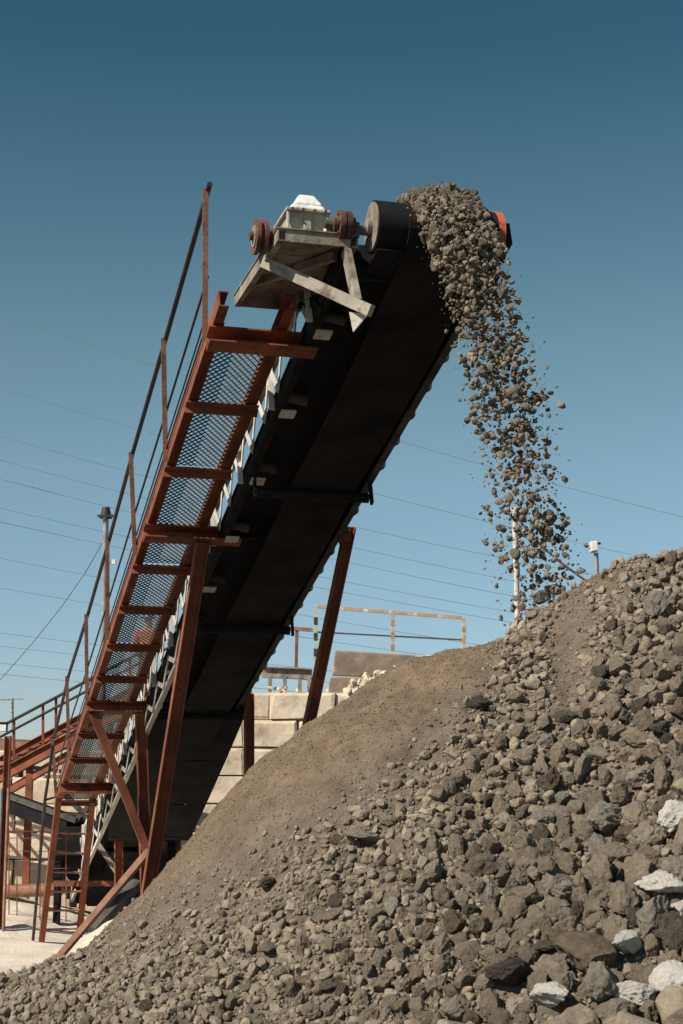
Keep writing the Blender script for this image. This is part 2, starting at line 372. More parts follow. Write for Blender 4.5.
# scatter: one big throw of stones, largest first
rg = np.random.default_rng(5)
NC = 210000
cx = rg.uniform(-3.4, 3.6, NC); cy = rg.uniform(5.4, 10.6, NC); cz = height(cx, cy)
px, py, dep = pix(np.stack([cx, cy, cz], -1))
inview = (px > -90) & (px < 780) & (py < 1130) & (py > 520)
co = coarse_amount(px, py)
# stone size in metres, growing to the right and to the foot of the heap
gxn = np.clip((px-200)/480, 0, 1.15); gyn = np.clip((py-600)/420, 0, 1.2)
S = .019+.014*gxn+.008*gyn+.047*gxn**2.8*gyn
uu = rg.random(NC)
rad = S*(.20+.80*uu**4)*rg.choice([1, 1, 1, 1, 1.25, 1.5], NC)
rad = rad*np.where(rg.random(NC) < co**1.3, 1, .32)*(.55+.45*np.clip(co*1.6, 0, 1))
keep = inview & ((rg.random(NC) < co-.02)) & (rad > .007)
cx, cy, cz, px, py, dep, rad, co = [a[keep] for a in (cx, cy, cz, px, py, dep, rad, co)]
# special stones first
SPECIAL = [
 (590, 972, .125, 'stone_brown', 'large brown boulder low at the right front of the heap', (1.0, .95, .9)),
 (512, 990, .10, 'stone_dark', 'large dark grey boulder left of the large brown boulder', (1, .85, .8)),
 (545, 955, .065, 'stone_dark', 'dark flat boulder tucked behind the large brown boulder', (1.2, .8, .6)),
 (674, 838, .085, 'stone_white', 'white chalky chunk highest at the right edge of the heap', (1.15, .8, .8)),
 (665, 903, .075, 'stone_white', 'rounded white chunk with a dark crack, at the right edge', (1, .85, .8)),
 (655, 937, .085, 'stone_pale', 'upright speckled pale stone below the rounded white chunk', (.75, .75, 1.2)),
 (607, 838, .08, 'stone_pale', 'speckled grey white stone alone amid brown ones', (1, .8, .8)),
 (565, 908, .07, 'stone_pale', 'broken pale stone with white facets left of the upright speckled one', (1, .9, .7)),
 (628, 962, .065, 'stone_white', 'pointed white chunk behind the large brown boulder', (1.2, .7, .7)),
 (675, 1000, .085, 'stone_white', 'white chunk of chalk in the lower right corner of the heap', (1.1, .95, .85)),
 (672, 1018, .07, 'stone_mauve', 'mauve tinted stone below the white corner chunk of chalk', (1.2, .9, .6)),
 (548, 1017, .07, 'stone_white', 'white chunk at the bottom edge below the large dark grey boulder', (1.15, .9, .8)),
 (670, 945, .10, 'stone_dark', 'dark brown boulder against the right side of the upright speckled stone', (.8, .8, 1.1)),
 (478, 710, .055, 'stone_dark', 'black lump of rock high on the edge of the fine gravel slope', (1, .8, .9)),
 (484, 876, .075, 'stone_brown', 'standing rounded stone with a smooth left face amid small rubble', (.9, .8, 1.1)),
 (268, 889, .05, 'stone_dark', 'black flat stone where the fine slope meets the small rubble', (1.2, .8, .6)),
 (363, 848, .055, 'stone_pale', 'smooth light flat stone at the upper left end of the rubble', (1.2, .85, .55)),
 (655, 618, .07, 'stone_pale', 'pale angular stone near the top of the heap on the right', (.8, .8, 1.2)),
 (630, 845, .06, 'stone_brown', 'brown stone leaning on the speckled grey white stone', (1, .8, .9)),
 (640, 792, .06, 'stone_pale', 'pale stone with dark flecks above the highest white chunk', (1, .9, .8)),
 (679, 925, .06, 'stone_white', 'small white chunk at the right edge beside the dark boulder', (1, .9, .9)),
 (640, 1012, .06, 'stone_white', 'smaller white chunk at the bottom between the brown boulder and the corner', (1.1, .9, .8)),
 (588, 573, .05, 'stone_brown', 'brown stone perched on the crest left of the floodlight post', (1.1, .9, .9)),
 (624, 556, .045, 'stone_brown', 'stone perched on the crest just right of the floodlight', (1, .9, 1)),
 (672, 567, .06, 'stone_brown', 'upright stone on the crest at the right edge of the photo', (.8, .8, 1.2)),
 (541, 600, .05, 'stone_dark', 'dark stone on the crest where the stream lands', (1.1, .9, .8)),
 (565, 722, .06, 'stone_dark', 'dark stone at the foot of the gravel run', (1, .8, .7)),
]
acc = []       # x,y,r
spec = []
for (sx, sy, sr, sm, lb, sc) in SPECIAL:
    P, t = hit(sx, sy)
    if P is None: continue
    spec.append((P, sr, sm, lb, sc)); acc.append((P.x, P.y, sr*.95))
order = np.argsort(-rad)
ax = np.zeros(len(order)+40); ay = np.zeros_like(ax); ar = np.zeros_like(ax); na = len(acc)
for i, (x, y, r) in enumerate(acc): ax[i], ay[i], ar[i] = x, y, r
sel = []
cell = {}
CS = .12
def put(i):
    cell.setdefault((int(ax[i]//CS), int(ay[i]//CS)), []).append(i)
for i in range(na): put(i)
maxr = .26
for o_ in order:
    x, y, r = cx[o_], cy[o_], rad[o_]; ok = True
    k = int((r+maxr*.8)//CS)+1 if r > .05 else 2
    ci, cj = int(x//CS), int(y//CS)
    for a in range(ci-k, ci+k+1):
        for b in range(cj-k, cj+k+1):
            for j in cell.get((a, b), ()):
                dd = (ax[j]-x)**2+((ay[j]-y)*1.15)**2
                if dd < (.72*(ar[j]+r))**2: ok = False; break
            if not ok: break
        if not ok: break
    if ok:
        ax[na], ay[na], ar[na] = x, y, r; put(na); na += 1; sel.append(o_)
sel = np.array(sel)
sx_, sy_, sr_, sd_ = cx[sel], cy[sel], rad[sel], dep[sel]
sz_ = gridz(sx_, sy_)+sr_*rg.uniform(.25, .8, len(sel))
spx, spy = px[sel], py[sel]
print('stones', len(sel))
onscreen = (spx > -10) & (spx < 693) & (spy < 1034)
score = np.where(onscreen, sr_/sd_, 0)
big = np.argsort(-score)[:285]
bigset = np.zeros(len(sel), bool); bigset[big] = True
# individual stones (copies sharing a few meshes)
protos = []
for i in range(14):
    me = stone_mesh(i, M['stone']); protos.append(me)
sp_mesh = {}
def rnd_rot(): return Euler((random.uniform(0, 6.28), random.uniform(0, 6.28), random.uniform(0, 6.28)))
first = None
for k, i in enumerate(big):
    if first is None:
        o = bpy.data.objects.new('stone', protos[0]); first = o
    else:
        o = first.copy(); o.data = protos[k % 14]
    COL.objects.link(o)
    o.location = (sx_[i], sy_[i], sz_[i]); o.rotation_euler = rnd_rot(); r = sr_[i]
    o.scale = (r*random.uniform(1, 1.2), r*random.uniform(.85, 1.1), r*random.uniform(.85, 1.05))
    tag(o, 'grey brown rough stone lying loose amid the coarse rubble on the heap', 'stone', 'loose stones on the coarse face of the heap')
    u3 = random.random(); o.material_slots[0].link = 'OBJECT'; o.material_slots[0].material = M['stone']
    if u3 < .05: o.material_slots[0].material = M['stone_dark']; tag(o, 'dark grey stone lying loose amid the coarse rubble on the heap', None, 'dark loose stones on the heap')
    elif u3 < .08: o.material_slots[0].material = M['stone_pale']; tag(o, 'small speckled light stone wedged amid brown rubble on the heap', None, 'light loose stones on the heap')
    elif u3 < .14: o.material_slots[0].material = M['stone_brown']; tag(o, 'warm brown stone lying loose amid the grey rubble on the heap', None, 'warm brown loose stones on the heap')
for k, (P, sr, sm, lb, sc) in enumerate(spec):
    me = stone_mesh(40+k, M[sm]); o = bpy.data.objects.new('boulder' if sr > .09 else 'stone', me); COL.objects.link(o)
    o.location = (P.x, P.y, float(height(P.x, P.y))+sr*(1.0 if sm in ('stone_white', 'stone_pale') else .45)); o.scale = [sr*(1.22 if sm in ('stone_white', 'stone_pale') else 1.05)*q for q in sc]
    o.rotation_euler = (random.uniform(-.3, .3), random.uniform(-.3, .3), random.uniform(0, 6.28))
    tag(o, lb, 'boulder' if sr > .09 else 'stone')
# the rest of the rubble
rest = ~bigset
pos = np.stack([sx_, sy_, sz_], -1); scr = sr_/sd_*F
parts = []
rt = rg.random(len(sel)); 
for mask, shapes, sub in ((rest & (scr > 5), MIDS, 3), (rest & (scr <= 5) & (scr > 2.2), LOWS, 2), (rest & (scr <= 2.2), TINY, 1)):
    if mask.sum(): parts.append(merged('r', pos[mask], sr_[mask], shapes, sub, None, (AX, AY, 0), rg, tint=rt[mask]))
def join(parts):
    vs, ts, ti, b = [], [], [], 0
    for v, t, q in parts: vs.append(v); ts.append(t+b); ti.append(q); b += len(v)
    return np.concatenate(vs), np.concatenate(ts), np.concatenate(ti)
v, t, ti = join(parts); print('rubble verts', len(v))
ro = bpy.data.objects.new('rubble', np_mesh('rubble', v, t, M['rubble'], ti, False)); COL.objects.link(ro); ro.location = (AX, AY, 0)
tag(ro, 'small grey brown rubble covering the coarse face of the heap', 'rubble', kind='stuff')
# small filler between the stones
NF = 45000
qx = rg.uniform(-3.4, 3.4, NF); qy = rg.uniform(5.4, 10.4, NF); qz = gridz(qx, qy)
qpx, qpy, qd = pix(np.stack([qx, qy, qz], -1)); qc = coarse_amount(qpx, qpy)
m = (qpx > -30) & (qpx < 720) & (qpy < 1060) & (rg.random(NF) < qc)
qx, qy, qz = qx[m], qy[m], qz[m]; qr = .005+.010*rg.random(m.sum())**2
v, t, ti = merged('p', np.stack([qx, qy, qz+qr*.4], -1), qr, LOWS, 2, None, (AX, AY, 0), rg)
ro = bpy.data.objects.new('rubble', np_mesh('rubble', v, t, M['rubble'], ti, False)); COL.objects.link(ro); ro.location = (AX, AY, 0)
tag(ro, 'crumbs of broken rock filling the gaps between the coarse stones', 'rubble', kind='stuff')
# dark clump of fresh stones where the stream lands
# fine pebbles all over the heap
NP = 150000
qx = rg.uniform(-3.4, 3.2, NP); qy = rg.uniform(5.6, 10.5, NP); qz = gridz(qx, qy)
qpx, qpy, qd = pix(np.stack([qx, qy, qz], -1)); m = (qpx > -30) & (qpx < 720) & (qpy < 1060)
qx, qy, qz = qx[m], qy[m], qz[m]; qr = .0025+.006*rg.random(m.sum())**4
v, t, ti = join([merged('p', np.stack([qx, qy, qz+qr*.15], -1), qr, TINY, 1, None, (AX, AY, 0), rg)])
ro = bpy.data.objects.new('gravel', np_mesh('gravel', v, t, M['pebble'], ti, False)); COL.objects.link(ro); ro.location = (AX, AY, 0)
tag(ro, 'fine brown pebbles sprinkled over the whole heap', 'gravel', kind='stuff')

# ------------------------------------------------------------------ falling stones
rg = np.random.default_rng(23)
def stream(n, tmin, tmax, power=1.0):
    t = rg.uniform(tmin, tmax, n); l0 = np.clip(rg.normal(-.01, .16, n), -.26, .23)
    h0 = .21+rg.random(n)*.17*(1-((l0-.09)/.42)**2)
    v = np.clip(rg.normal(1.45, .14, n), 1.0, 1.9); vl = .48+.09*rg.normal(size=n)+(l0-.09)*-.2
    p0 = np.array(O)[None]+np.array(WL)[None]*l0[:,None]+np.array(N)[None]*h0[:,None]
    vel = -np.array(U)[None]*v[:,None]+np.array(WL)[None]*np.where(t > 0, vl*np.maximum(t, 1e-4)**.4, 0)[:,None]
    P = p0+vel*t[:,None]; P[:,2] -= np.where(t > 0, .5*9.81*t*t, 0)
    return P, t, l0
Pa, ta, la = stream(4400, -.05, .95)
hz = height(Pa[:,0], Pa[:,1]); Pa = Pa[Pa[:,2] > hz+.02]
ra = .009+.025*rg.random(len(Pa))**2.4; big_ = rg.random(len(Pa)) < .03; ra[big_] *= rg.uniform(1.4, 2.0, big_.sum())
# denser, larger cover where the load rolls over the pulley
Pb, tb, lb_ = stream(2400, -.06, .40); rb = .012+.028*rg.random(len(Pb))**2.5
# slow pieces that roll off close to the drum
Pf = np.concatenate([Pa, Pb]); rf = np.concatenate([ra, rb])
extra = [((480, 180+14), 0), ]
o_ = np.argsort(-rf); bi = o_[:290]; ri = o_[290:]
fm = [np_mesh('falling_stone', rockshape(3, 700+i), ICO[3][1], M['fallstone'], None, False) for i in range(12)]
f0 = None
for k, i in enumerate(bi):
    o = bpy.data.objects.new('falling_stone', fm[0]) if f0 is None else f0.copy()
    if f0 is None: f0 = o
    o.data = fm[k % 12]; COL.objects.link(o); o.location = Pf[i]; o.rotation_euler = rnd_rot()
    o.scale = [rf[i]*random.uniform(.9, 1.2) for _ in range(3)]
    tag(o, 'brown stone tumbling through the air in the stream off the conveyor head', 'falling stone', 'stones falling from the conveyor head')
gr = join([merged('f', Pf[ri], rf[ri], LOWS, 2, None, tuple(O), rg)])
NG = 6500
Pg, tg, lg = stream(NG, -.1, .93); Pg += rg.normal(size=Pg.shape)*.045; rgr = .0028+.007*rg.random(NG)**3
gr = join([gr, merged('f', Pg, rgr, TINY, 1, None, tuple(O), rg)])
ro = bpy.data.objects.new('falling_grit', np_mesh('falling_grit', *gr[:2], M['fall'], gr[2], False)); COL.objects.link(ro); ro.location = O
tag(ro, 'grit and small stones pouring off the conveyor head', 'falling grit', kind='stuff')
# load lying on the belt behind the head
n_ = 1500; s_ = rg.uniform(.1, 6, n_); l_ = np.clip(rg.normal(.08, .14, n_), -.24, .4); h_ = .25+rg.random(n_)*.14
Pl = np.array(O)[None]+np.array(U)[None]*s_[:,None]+np.array(WL)[None]*l_[:,None]+np.array(N)[None]*h_[:,None]
gl = merged('l', Pl, .03+.04*rg.random(n_)**2, LOWS, 2, None, tuple(O), rg)
ro = bpy.data.objects.new('belt_load', np_mesh('belt_load', gl[0], gl[1], M['fall'], gl[2], False)); COL.objects.link(ro); ro.location = O
tag(ro, 'crushed stone riding up on the conveyor belt', 'crushed stone', kind='stuff')

# ------------------------------------------------------------------ belt conveyor
cv = thing('belt_conveyor', C(22.5, 0, -.2)*1.0, 'long dark inclined belt conveyor tipping stones off its top end', 'conveyor')
SEND = 22.5; L0, L1 = -.26, .40; RP = .205
# belt: carrying run, wrap round the head pulley, return run that sags between rollers
ROLL = [3.98, 7.52, 10.72, 14.2, 18.0]
prof = [(SEND, .22)]+[(s, RP+.012) for s in np.linspace(SEND-.3, 0, 40)]
for k in range(1, 16):
    a = math.pi/2+math.pi*k/16; prof.append(((RP+.012)*math.cos(a), (RP+.012)*math.sin(a)))
prof.append((0, -RP-.012))
for s in np.linspace(.2, SEND-.3, 90):
    k = max([q for q in [0]+ROLL if q <= s]); nx2 = min([q for q in ROLL+[SEND] if q >= s]); f_ = 0 if nx2 == k else (s-k)/(nx2-k)
    prof.append((s, -RP-.012-.10*4*f_*(1-f_)*.6))
prof.append((SEND, -.22))
b = MB(); th = .014
n = len(prof)
for i in range(n-1):
    (s0, h0), (s1, h1) = prof[i], prof[i+1]
    d = Vector((s1-s0, h1-h0)); nn = Vector((-d.y, d.x)).normalized()*th*-1
    b.hexa([C(s0, L0, h0), C(s1, L0, h1), C(s1, L1, h1), C(s0, L1, h0), C(s0+nn.x, L0, h0+nn.y), C(s1+nn.x, L0, h1+nn.y), C(s1+nn.x, L1, h1+nn.y), C(s0+nn.x, L1, h0+nn.y)])
b.build('belt', 'belt_dusty', cv)
MB().obox(C((SEND+.3)/2+.05, -.037, .03), U*((SEND-.5)/2), WL*.645, N*.008).build('deck_plate', 'dark_steel', cv)
hp = MB().cyl(C(0, -.49, 0), C(0, .47, 0), RP, 40).build('head_pulley', 'rubber', cv)
MB().cyl(C(0, -.50, 0), C(0, -.491, 0), RP*.93, 40).cyl(C(0, -.54, 0), C(0, -.50, 0), RP*.32, 20).build('pulley_face', 'cap', hp)
MB().cyl(C(0, .471, 0), C(0, .525, 0), RP*1.02, 40).build('pulley_rim', 'orange', hp)
MB().cyl(C(0, .527, 0), C(0, .62, 0), .055, 16).obox(C(.02, .585, 0), U*.11, WL*.03, N*.1).build('bearing', 'dark_steel', cv, bevel=.008)
MB().obox(C(.30, (-.655+L0-.02)/2, -.12), U*.012, WL*((L0-.02+.655)/2), N*.16).obox(C(.14, (-.49+L0-.02)/2, -.245), U*.2, WL*((L0-.02+.49)/2), N*.006).build('end_plate', 'dark_steel', cv)
# side trusses
LT = -.675
m = MB().chan(C(.35, LT, -.07), C(SEND, LT, -.07), .075, .11, .012, N, flip=1); m.build('bottom_chord', 'dark_steel', cv)  # dark colour stands in for the shade on the down-facing chord
MB().angle(C(.6, LT, .40), C(SEND, LT, .40), .06, .06, .01, N).build('top_chord', 'cream', cv)
s = 1.3; k = 0; per = .29
while s < SEND-.6 and k < 72:
    h0, h1 = (-.015, .39) if k % 2 == 0 else (.39, -.015)
    MB().beam(C(s, LT-.012-.002*(k % 2), h0), C(s+per, LT-.012-.002*(k % 2), h1), .012, .058, WL.cross(U*per+N*(h1-h0))).build('lattice_bar', 'cream', cv)
    s += per; k += 1
# the frame is deeper towards its foot: second row of bars below the chord
s = 8.0; k = 0
while k < 29:
    h0, h1 = (-.12, -.34) if k % 2 == 0 else (-.34, -.12)
    MB().beam(C(s, LT-.012-.002*(k % 2), h0), C(s+.46, LT-.012-.002*(k % 2), h1), .012, .06, WL.cross(U*.46+N*(h1-h0))).build('lattice_bar', 'cream', cv)
    s += .46; k += 1
MB().angle(C(8.0, LT, -.40), C(SEND-1, LT, -.40), .05, .07, .01, N).build('lower_chord', 'cream', cv)
for q in range(14):
    s = 1.2+q*1.34*1.1
    MB().beam(C(s, LT-.028, -.1), C(s, LT-.028, .43), .05, .02, U).build('lattice_post', 'cream', cv)
m = MB().chan(C(.3, .62, 0), C(SEND, .62, 0), .07, .2, .012, N, flip=-1); m.build('side_channel', 'grey_steel', cv)
# idlers: brackets sticking out past the right channel, rollers carried on the left
for q in range(36):
    s = 1.9+q*.52
    if s > 19: break
    m = MB(); p = [C(s-.05, .715, .09), C(s+.06, .715, .09), C(s+.06, .79, .09), C(s-.05, .79, .09)]
    m.hexa([C(s-.05, .622, .0), C(s+.05, .622, .0), C(s+.03, .755, .08), C(s-.03, .755, .08), C(s-.05, .622, .13), C(s+.05, .622, .13), C(s+.03, .76, .13), C(s-.03, .76, .13)])
    m.build('idler_bracket', 'grey_steel', cv)
for q in range(12):
    s = 1.33+q*1.345
    br = MB().obox(C(s, -.56, -.135), U*.065, WL*.07, N*.008).build('idler_foot', 'cream', cv)
    MB().cyl(C(s-.13, -.62, -.02), C(s-.13, -.40, -.06), .05, 14).build('idler_roller', 'grey_steel', br)
for s in ROLL:
    r_ = MB().cyl(C(s, -.55, -RP-.02-.055), C(s, .55, -RP-.02-.055), .05, 16).build('return_roller', 'dark_steel', cv)
    for l in (-.6, .585): MB().obox(C(s, l, -.2), U*.03, WL*.012, N*.14).build('roller_hanger', 'dark_steel', r_)
# pan under the lower part
m = MB(); pts = [(10.9, -.14), (12.5, -.34), (14.2, -.52), (15.6, -.66), (15.9, -.64)]
for (s0, h0), (s1, h1) in zip(pts[:-1], pts[1:]):
    for l0, l1 in ((-.60, -.2), (-.2, .25), (.25, .70)):
        e0 = .03*math.sin(s0*3+l0*5); e1 = .03*math.sin(s1*3+l1*5)
        m.hexa([C(s0, l0, h0-.01), C(s1, l0, h1-.01+.02*math.sin(l0*9)), C(s1, l1, h1-.01+.02*math.sin(l1*9)), C(s0, l1, h0-.01), C(s0, l0, h0), C(s1, l0, h1+.02*math.sin(l0*9)), C(s1, l1, h1+.02*math.sin(l1*9)), C(s0, l1, h0)])
for l in (-.605, .705):
    for (s0, h0), (s1, h1) in zip(pts[:-1], pts[1:]):
        m.hexa([C(s0, l-.004, h0), C(s1, l-.004, h1), C(s1, l+.004, h1), C(s0, l+.004, h0), C(s0, l-.004, .09), C(s1, l-.004, .09), C(s1, l+.004, .09), C(s0, l+.004, .09)])
m.build('spill_pan', 'belt_dusty', cv)
# head frame side plate and scraper
for l in (-.655, .60): MB().obox(C(.55, l, -.06), U*.35, WL*.012, N*.13).build('head_plate', 'dark_steel', cv)
# tail drum
MB().cyl(C(SEND-.05, -.5, 0), C(SEND-.05, .5, 0), .22, 24).build('tail_pulley', 'dark_steel', cv)

# drive platform
zt = (W(280, 237, 11.72)-O).z
pf = MB(); la, lb2, sb = -1.23, -.60, 1.68
pf.chan(H(0, la, zt), H(sb, la, zt), .05, .095, .01, Z, flip=1)
pf.chan(H(0, lb2, zt), H(sb, lb2, zt), .05, .095, .01, Z, flip=-1)
pf.obox(H(.012, (la+lb2)/2, zt), UH*.008, WL*((lb2-la)/2-.062), Z*.046)
pf.obox(H(sb-.012, (la+lb2)/2, zt), UH*.008, WL*((lb2-la)/2-.052), Z*.046)
pf.obox(H(.84, (la+lb2)/2, zt+.052), UH*.85, WL*((lb2-la)/2+.01), Z*.004)
pf = pf.build('drive_platform', 'platform', cv)
gz = zt+.057
MB().beam(W(264, 262, 12.15), W(371, 311, 11.35), .05, .088, Z).build('platform_brace', 'platform', pf)
MB().beam(W(243, 287, 13.0), W(335, 256, 12.1), .05, .07, Z).build('platform_brace', 'platform', pf)
MB().beam(W(346, 250, 11.85), W(357, 303, 11.55), .10, .05, WL).build('platform_post', 'platform', pf)
MB().add([W(349, 312, 11.5), W(368, 314, 11.42), W(353, 332, 11.5), W(350, 312, 11.56), W(369, 314, 11.48), W(354, 332, 11.56)], [(0,1,2),(5,4,3),(0,3,4,1),(1,4,5,2),(2,5,3,0)]).build('gusset', 'cream', pf)
MB().beam(W(300, 305, 13.2), W(330, 318, 13.0), .06, .06, Z).beam(C(.9, -.66, -.2), H(1.3, -.66, zt-.05), .07, .07, UH).build('platform_leg', 'dark_steel', pf)
# gearbox
def taper(mb, c, wx, wy, tx, ty, z0, z1):
    s0, l0 = c
    return mb.hexa([H(s0-wy, l0-wx, z0), H(s0-wy, l0+wx, z0), H(s0+wy, l0+wx, z0), H(s0+wy, l0-wx, z0), H(s0-ty, l0-tx, z1), H(s0-ty, l0+tx, z1), H(s0+ty, l0+tx, z1), H(s0+ty, l0-tx, z1)])
gc = (.27, -.98)
m = MB(); taper(m, gc, .17, .22, .17, .22, gz, gz+.022); taper(m, gc, .125, .17, .15, .2, gz+.022, gz+.165); taper(m, (gc[0]-.17, gc[1]), .03, .03, .03, .03, gz+.03, gz+.15); taper(m, gc, .175, .23, .175, .23, gz+.165, gz+.19)
for l in (-.155, .155): taper(m, (gc[0]-.2, gc[1]+l), .012, .014, .012, .014, gz+.022, gz+.165)
gb = m.build('gearbox', 'gear', cv, bevel=.006)
m = MB(); taper(m, (gc[0], gc[1]+.01), .15, .19, .125, .16, gz+.192, gz+.25); taper(m, (gc[0], gc[1]+.02), .12, .155, .06, .08, gz+.25, gz+.36)
m.build('gearbox_cover', 'dust_top', gb, bevel=.022)
m = MB()
for l in (-.13, -.045, .045, .13): m.cyl(H(gc[0]-.232, gc[1]+l, gz+.177), H(gc[0]-.245, gc[1]+l, gz+.177), .009, 8)
m.build('flange_bolt', 'coupling', gb)
sh = .05  # shaft line beside the pulley axis
m = MB()
m.cyl(H(.02, -.80, gz+.07), H(.02, -.76, gz+.07), .065, 24); m.cyl(H(.02, -.758, gz+.07), H(.02, -.715, gz+.07), .115, 28); m.cyl(H(.02, -.705, gz+.07), H(.02, -.665, gz+.07), .115, 28); m.cyl(H(.02, -.663, gz+.07), H(.02, -.63, gz+.07), .07, 20)
for k in range(6):
    a = k*math.pi/3; m.cyl(H(.02+.085*math.cos(a), -.772, gz+.07+.085*math.sin(a)), H(.02+.085*math.cos(a), -.65, gz+.07+.085*math.sin(a)), .012, 8)
cp_ = m.build('coupling', 'coupling', cv)
MB().cyl(H(.02, -.86, gz+.07), H(.0, -.50, gz+.03), .035, 16).obox(H(.02, -.615, gz+.03), UH*.05, WL*.016, Z*.06).build('drive_shaft', 'grey_steel', cv)
m = MB().cyl(H(.24, -1.36, gz+.0), H(.24, -1.33, gz+.0), .135, 32).cyl(H(.24, -1.33, gz), H(.24, -1.30, gz), .105, 32).cyl(H(.24, -1.30, gz), H(.24, -1.27, gz), .135, 32).cyl(H(.24, -1.40, gz), H(.24, -1.17, gz+.02), .035, 16)
sv = m.build('sheave', 'coupling', cv)
MB().cyl(H(.24, -1.368, gz), H(.24, -1.361, gz), .085, 28).build('sheave_face', 'cap', sv)
MB().cyl(H(.55, -1.28, gz+.09), H(.55, -.85, gz+.09), .10, 24).cyl(H(.55, -1.30, gz+.09), H(.55, -1.27, gz+.09), .12, 24).build('motor', 'coupling', cv)

# ------------------------------------------------------------------ catwalk
cw = thing('catwalk', C(15.9, -1.1, 0), 'rust red walkway of mesh panels and crossbeams along the conveyor', 'catwalk')
LA, LB = -1.45, -.81
SB = [1.62, 2.83, 4.10, 5.44, 6.44, 7.61, 8.83, 9.97, 10.99, 12.32, 13.5, 14.85, 15.82]
MB().chan(C(1.25, LA, .09), C(15.9, LA, .09), .085, .15, .012, N, flip=1).build('stringer', 'rust', cw)
MB().chan(C(1.22, LB, .09), C(15.9, LB, .09), .085, .15, .012, N, flip=-1).build('stringer', 'rust', cw)
LONG = {1.62: (-.55, .16), 5.44: (-.45, .15), 10.99: (-.5, .14), 14.85: (-.6, .12)}
for i, s in enumerate(SB):
    le, hh = LONG.get(s, (LB+.015, .085))
    if s in LONG: MB().obox(C(s, (LA-.03+le)/2, -.0), U*hh*.55, WL*((le-LA+.03)/2), N*.008).obox(C(s+hh*.5, (LA-.03+le)/2, -.07), U*.006, WL*((le-LA+.03)/2), N*.06).obox(C(s, (LA-.03+le)/2, -.135), U*hh*.55, WL*((le-LA+.03)/2), N*.006).build('cross_beam', 'rust', cw)
    else: MB().obox(C(s, (LA+LB)/2, -.004), U*.05, WL*((LB-LA)/2+.015), N*.006).obox(C(s+.046, (LA+LB)/2, -.04), U*.005, WL*((LB-LA)/2+.015), N*.03).build('cross_beam', 'rust', cw)
MB().obox(C(7.5+1.1, LA+.05, .019), U*7.1, WL*.045, N*.004).build('edge_strip', 'rust', cw)
MB().obox(C(7.5+1.1, LB-.06, .019), U*7.1, WL*.055, N*.004).build('edge_strip', 'rust', cw)
def mesh_panel(s0, s1):
    m = MB(); pitch = .040; ln = LB-LA-.03; per = .062; nseg = int(ln/(per/2)); k = 0; s = s0+.02; hb = .028
    while s < s1-.02:
        ph = k % 2
        for j in range(nseg):
            l0 = LA+.015+j*per/2; l1 = l0+per/2
            a0 = .5 if (j+ph) % 2 else -.5
            # strand as a tilted strip with thickness
            A0 = C(s+a0*pitch*.92, l0, hb); A1 = C(s-a0*pitch*.92, l1, hb)
            t1 = U*.0045; t2 = N*.006
            m.add([A0-t1-t2, A1-t1-t2, A1+t1-t2, A0+t1-t2, A0-t1+t2, A1-t1+t2, A1+t1+t2, A0+t1+t2], [(3,2,1,0),(4,5,6,7),(0,1,5,4),(2,3,7,6)])
        s += pitch; k += 1
    return m
for s0, s1 in zip(SB[:-1], SB[1:]): mesh_panel(s0, s1).build('mesh_panel', 'mesh', cw)
PS = [1.79, 3.99, 6.20, 8.71, 11.06, 13.57, 15.7]
tops = []; LP = LA+.004
PT = [(208.5, 189), (166, 338), (133, 452), (109.5, 539), (88, 614), (68.5, 676), (54, 738)]
for s, (tx_, ty_) in zip(PS, PT):
    p0 = C(s, LP, .02); dd_ = p0.y*CP+(p0.z-CZ)*SP; p1 = W(tx_, ty_, dd_); tops.append(p1)
    MB().angle(p0, p1, .05, .05, .008, U).build('handrail_post', 'rust_pale', cw)
MB().tube([tops[0]+(tops[0]-tops[1])*.03]+tops, .024, 10).build('top_rail', 'rail', cw)
bases = [C(s, LP, .08) for s in PS]
MB().tube([t.lerp(b_, .6) for t, b_ in zip(tops, bases)], .012, 8).build('mid_rail', 'rail', cw)
for h_ in (.06, .15): MB().tube([b_+Z*h_-WL*.02 for b_ in bases], .008, 6).build('toe_rail', 'rail', cw)

# ladder at the foot of the catwalk
la0, la1 = W(56, 797, 25.3), W(37, 957, 26.6); lb0, lb1 = W(95, 800, 25.5), W(80, 955, 26.8)
ld = thing('access_ladder', (la1+lb1)/2, 'rust red ladder leading up to the foot of the catwalk', 'ladder')
dirx = (lb0-la0).normalized()
MB().chan(la1, la0+ (la0-la1)*.02, .09, .16, .012, dirx.cross(la0-la1), flip=1).build('stringer', 'rust', ld)
MB().chan(lb1, lb0, .09, .16, .012, dirx.cross(lb0-lb1), flip=-1).build('stringer', 'rust', ld)
for k in range(8):
    f_ = .09+k*.122; MB().cyl(la0.lerp(la1, f_), lb0.lerp(lb1, f_), .018, 8).build('rung', 'rust_pale', ld)
MB().tube([W(53, 745, 25.0), W(45, 800, 25.2), W(33, 940, 26.4)], .026, 8).build('handrail', 'rail', ld)
MB().beam(W(45, 800, 25.2), la0, .03, .03).build('rail_bracket', 'rail', ld)

